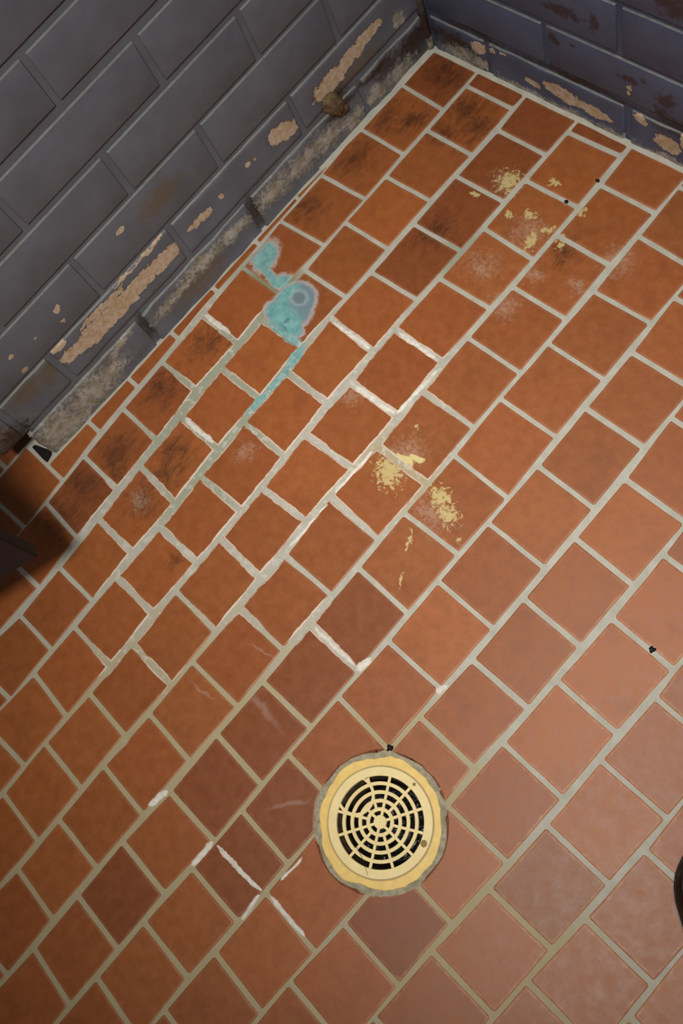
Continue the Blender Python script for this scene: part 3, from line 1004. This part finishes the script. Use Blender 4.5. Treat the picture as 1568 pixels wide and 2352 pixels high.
bm = bmesh.new()
annulus(bm, 0.70, 0.885, -0.006, -0.0005, 96, bev=0.0004, wob=0.02)
for v in bm.verts:
    if v.co.z > -0.003:
        v.co.z += 0.0008 * noise.noise(v.co * 160)
mc = link_mesh('mortar_collar', bm, MAT_MORTAR, drain)
mc['label'] = 'rough grey mortar ring packed around the drain'
bm = bmesh.new()
annulus(bm, 0.694, 0.800, -0.012, 0.0002, 96, bev=0.0008, wob=0.055)
fl = link_mesh('flange', bm, MAT_FLANGE, drain)
fl['label'] = 'yellowed ragged outer ring of the drain'
bm = bmesh.new()
annulus(bm, 435 * Z, 522 * Z, -0.006, 0.0008, 96, bev=0.0007)
rim = link_mesh('grate_rim', bm, MAT_PLASTIC, drain)
for r in (120, 200, 281, 364):
    bm = bmesh.new()
    annulus(bm, (r - 18) * Z, (r + 18) * Z, -0.005, -0.0004, 64, bev=0.0006)
    link_mesh('grate_ring', bm, MAT_PLASTIC, drain)
bm = bmesh.new()
annulus(bm, 2 * Z, 66 * Z, -0.005, -0.0003, 32, bev=0.0008)
link_mesh('grate_hub', bm, MAT_PLASTIC, drain)
AC = (-0.318, 0.325)
AR = 0.232


def flat_bar(p, q, wdt, z0, z1):
    bm = bmesh.new()
    p, q = Vector(p), Vector(q)
    d = (q - p).normalized()
    L = (q - p).length
    rbox(bm, (0, -wdt / 2 * U, z0), (L * U, wdt / 2 * U, z1), 0.0005, 1)
    a = math.atan2(d.y, d.x)
    bmesh.ops.rotate(bm, verts=bm.verts, cent=(0, 0, 0), matrix=Matrix.Rotation(a, 3, 'Z'))
    bmesh.ops.translate(bm, verts=bm.verts, vec=(p.x * U, p.y * U, 0))
    return bm


for k in range(12):
    a = math.radians(16 + 30 * k)
    d = (math.cos(a), math.sin(a))
    free = [i / 100 for i in range(5 if k % 2 == 0 else 16, 58) if math.hypot(d[0] * i / 100 - AC[0], d[1] * i / 100 - AC[1]) > AR]
    runs = []
    for t in free:
        if runs and t - runs[-1][1] < 0.015:
            runs[-1][1] = t
        else:
            runs.append([t, t])
    for t0, t1 in runs:
        if t1 - t0 > 0.03:
            link_mesh('grate_spoke', flat_bar((d[0] * t0, d[1] * t0), (d[0] * t1, d[1] * t1), 28 * Z, -0.005, -0.0007), MAT_PLASTIC, drain)
bm = bmesh.new()
annulus(bm, AR - 15 * Z, AR + 15 * Z, -0.005, -0.0005, 40, math.radians(-155), math.radians(68), AC, 0.0005)
link_mesh('finger_hole_arc', bm, MAT_PLASTIC, drain)
for (x, y, r) in ((1185, 1035, 36), (1105, 442, 18)):
    bm = bmesh.new()
    bmesh.ops.create_cone(bm, cap_ends=True, segments=18, radius1=r * Z * U, radius2=r * Z * U * 0.9, depth=0.0012)
    for v in bm.verts:
        v.co.xy *= 1 + 0.15 * noise.noise(v.co * 900)
    s = link_mesh('screw_plug', bm, MAT_SCREW, drain)
    s.location = ((x - 757) * Z * U, -(y - 818) * Z * U * 0.92, 0.0006)
bm = bmesh.new()
n = 48
r0 = [bm.verts.new((0.60 * U * math.cos(2 * math.pi * i / n), 0.60 * U * math.sin(2 * math.pi * i / n), -0.003)) for i in range(n)]
r1 = [bm.verts.new((0.52 * U * math.cos(2 * math.pi * i / n), 0.52 * U * math.sin(2 * math.pi * i / n), -0.035)) for i in range(n)]
r2 = [bm.verts.new((0.46 * U * math.cos(2 * math.pi * i / n), 0.46 * U * math.sin(2 * math.pi * i / n), -0.10)) for i in range(n)]
r3 = [bm.verts.new((0.72 * U * math.cos(2 * math.pi * i / n), 0.72 * U * math.sin(2 * math.pi * i / n), -0.003)) for i in range(n)]
for a, b in ((r3, r0), (r0, r1), (r1, r2)):
    for i in range(n):
        bm.faces.new((a[i], a[(i + 1) % n], b[(i + 1) % n], b[i]))
link_mesh('drain_pipe', bm, MAT_PIPE, drain, True)
bm = bmesh.new()
vs = [bm.verts.new((0.46 * U * math.cos(2 * math.pi * i / n), 0.46 * U * math.sin(2 * math.pi * i / n), -0.08)) for i in range(n)]
bm.faces.new(vs)
link_mesh('sump_water', bm, MAT_SUMP, drain)

ca, sa = math.cos(math.radians(42.6)), math.sin(math.radians(42.6))


def drain_pt(x, y, z):
    lx, ly = (x - 757) * Z, -(y - 818) * Z * 0.92
    return ((DRAIN[0] + lx * ca - ly * sa) * U, (DRAIN[1] + lx * sa + ly * ca) * U, z)


for lab, pl in (('thin dark hair lying across the lower left rim of the drain', [(520, 1060), (545, 1110), (575, 1165), (600, 1240), (618, 1290), (634, 1345)]),
                ('thin dark hair lying across the upper left rim of the drain', [(535, 430), (560, 405), (600, 392), (630, 372), (650, 350)])):
    bm = bmesh.new()
    tube(bm, [drain_pt(x, y, 0.0011) for x, y in pl], 0.0003, 5)
    tag(link_mesh('hair_strand', bm, MAT_HAIR, None, True), lab, 'hair')

# ================================================================== STALL PARTITION at the left edge
d = Vector((-0.331, -0.944, 0)).normalized()
nrm = Vector((d.y, -d.x, 0))                    # away from the camera side
tip = Vector((2.486, -10.19, 0)) * U
part = empty('stall_partition', tip)
part.rotation_euler = (0, 0, math.atan2(d.y, d.x))
tag(part, 'dark brown stall partition panel raised above the tiles', 'partition')
H0, H1, LEN, TH = 2.2 * U, 15.5 * U, 0.62, 0.020
bm = bmesh.new()
rbox(bm, (0.002, -TH, H0), (LEN, 0, H1), 0.0012, 1)
link_mesh('panel', bm, MAT_PANEL, part)
bm = bmesh.new()
rbox(bm, (-0.0015, -TH - 0.0004, H0 - 0.0004), (0.002, 0.0004, H1), 0.001, 1)
link_mesh('edge_band', bm, MAT_PANEL_EDGE, part)
bm = bmesh.new()
rbox(bm, (LEN, -0.026, 0.0), (LEN + 0.12, 0.006, H1 + 0.05), 0.0015, 1)
link_mesh('pilaster', bm, MAT_PANEL, part)
bm = bmesh.new()
rbox(bm, (LEN - 0.004, -0.030, 0.0), (LEN + 0.124, 0.010, 0.07), 0.0015, 1)
link_mesh('pilaster_shoe', bm, MAT_PANEL_EDGE, part)

# ================================================================== SHOE at the right edge
shoe = empty('shoe', Vector((10.925, -7.915, 0)) * U)
shoe.rotation_euler = (0, 0, math.atan2(0.684, -0.729) - math.pi / 2)
tag(shoe, 'black leather shoe toe standing on the tiles at the right edge', 'shoe')
ST = [(-1.80, 0.05, 0.45), (-1.74, 0.17, 0.62), (-1.6, 0.25, 0.72), (-1.3, 0.285, 0.74), (-1.0, 0.285, 0.70), (-0.75, 0.295, 0.62), (-0.5, 0.33, 0.52), (-0.25, 0.385, 0.43),
      (0.0, 0.415, 0.36), (0.15, 0.405, 0.325), (0.28, 0.37, 0.29), (0.38, 0.315, 0.255), (0.46, 0.245, 0.22), (0.515, 0.165, 0.18), (0.545, 0.07, 0.14)]
bm = bmesh.new()
rows = []
for y, wd, hh in ST:
    row = []
    for i in range(17):
        t = math.pi * i / 16
        ct, st = math.cos(t), math.sin(t)
        x = math.copysign(abs(ct) ** 0.8, ct) * wd
        row.append(bm.verts.new((x * U, y * U, (0.10 + hh * abs(st) ** 0.85) * U)))
    rows.append(row)
for p, q in zip(rows, rows[1:]):
    for i in range(16):
        bm.faces.new((p[i], p[i + 1], q[i + 1], q[i]))
bm.faces.new(rows[0])
bm.faces.new(rows[-1][::-1])
bmesh.ops.recalc_face_normals(bm, faces=bm.faces)
link_mesh('upper', bm, MAT_LEATHER, shoe, True)
bm = bmesh.new()
outl = [(wd + 0.02, y + (0.02 if y > 0.4 else 0)) for y, wd, _ in ST] + [(-wd - 0.02, y + (0.02 if y > 0.4 else 0)) for y, wd, _ in reversed(ST)]
lo = [bm.verts.new((x * U * 0.98, y * U, 0.001)) for x, y in outl]
mi = [bm.verts.new((x * U, y * U, 0.05 * U)) for x, y in outl]
hi = [bm.verts.new((x * U, y * U, 0.12 * U)) for x, y in outl]
n = len(outl)
for a, b in ((lo, mi), (mi, hi)):
    for i in range(n):
        bm.faces.new((a[i], a[(i + 1) % n], b[(i + 1) % n], b[i]))
bm.faces.new(lo[::-1])
bm.faces.new(hi)
bmesh.ops.recalc_face_normals(bm, faces=bm.faces)
link_mesh('sole', bm, MAT_SOLE, shoe)


def on_upper(y, t):
    for (a, b) in zip(ST, ST[1:]):
        if a[0] <= y <= b[0]:
            f = (y - a[0]) / (b[0] - a[0])
            wd, hh = a[1] + (b[1] - a[1]) * f, a[2] + (b[2] - a[2]) * f
            ct, st = math.cos(t), math.sin(t)
            return Vector((math.copysign(abs(ct) ** 0.8, ct) * wd, y, 0.10 + hh * abs(st) ** 0.85)) * U
    return Vector((0, y, 0.2)) * U


bm = bmesh.new()
pts = [on_upper(-1.2 + 1.62 * i / 24, math.radians(180 - 38)) for i in range(25)] + [on_upper(0.45, math.radians(90 + 30 * k)) for k in (1, 0, -1)] + \
      [on_upper(0.42 - 1.62 * i / 24, math.radians(38)) for i in range(25)]
tube(bm, pts, 0.010 * U, 6)
link_mesh('welt_seam', bm, MAT_SEAM, shoe, True)
for k in range(4):
    y = -0.72 + 0.14 * k
    bm = bmesh.new()
    tube(bm, [on_upper(y + 0.02 * math.sin(i), math.radians(52 + 76 * i / 8)) + Vector((0, 0, 0.02 * U)) for i in range(9)], 0.022 * U, 6)
    link_mesh('lace', bm, MAT_SOLE, shoe, True)
bm = bmesh.new()
tube(bm, [(0.2 * U * math.cos(2 * math.pi * i / 20), (-1.3 + 0.36 * math.sin(2 * math.pi * i / 20)) * U, (0.80 + 0.02 * math.cos(i)) * U) for i in range(21)], 0.06 * U, 8)
link_mesh('collar', bm, MAT_LEATHER, shoe, True)

# dark chip of slate wedged where the bottom brick has broken off
bm = bmesh.new()
rbox(bm, (-0.17 * U, -0.06 * U, 0.0), (0.17 * U, 0.06 * U, 0.10 * U), 0.001, 1)
for v in bm.verts:
    v.co.y *= 0.45 + 0.9 * (v.co.x / U + 0.17) / 0.34
    v.co += noise.noise_vector(v.co * 60) * 0.004
    v.co.z = max(0.0002, v.co.z)
o = link_mesh('slate_chip', bm, MAT_CRUMB)
o.location = (-0.36 * U, -9.43 * U, 0.0)
o.rotation_euler = (0, 0, math.radians(8))
tag(o, 'black slate chip on the floor at the broken end of the grey brick wall', 'stone chip')

# ================================================================== crumbs of grit in the joints, and a dark lump for a grout notch
for lab, (x, y), sx in (('black grit crumb in the joint beside a cream-spattered tile near the back wall', (3.924, -0.983), 1.0),
                        ('dark grit crumb in the joint amid cream spatter', (3.763, -1.507), 1.0),
                        ('black grit crumb in a grey joint near the right edge', (8.699, -6.069), 1.2),
                        ('dark lump added for the notch of missing grout at the top of the drain collar', (6.98, -9.14), 1.4)):  # added dark lump, stands in for a dark gap in the grout
    bm = bmesh.new()
    bmesh.ops.create_icosphere(bm, subdivisions=2, radius=0.030 * U * sx)
    for v in bm.verts:
        v.co *= 1 + 0.9 * noise.noise(v.co * 420 + Vector((x, y, 0)))
        v.co.z *= 0.35
    o = link_mesh('grit_and_notch', bm, MAT_CRUMB, None, True)
    o.location = (x * U, y * U, 0.0004)
    tag(o, lab, 'grit', 'grit crumbs in the joints')
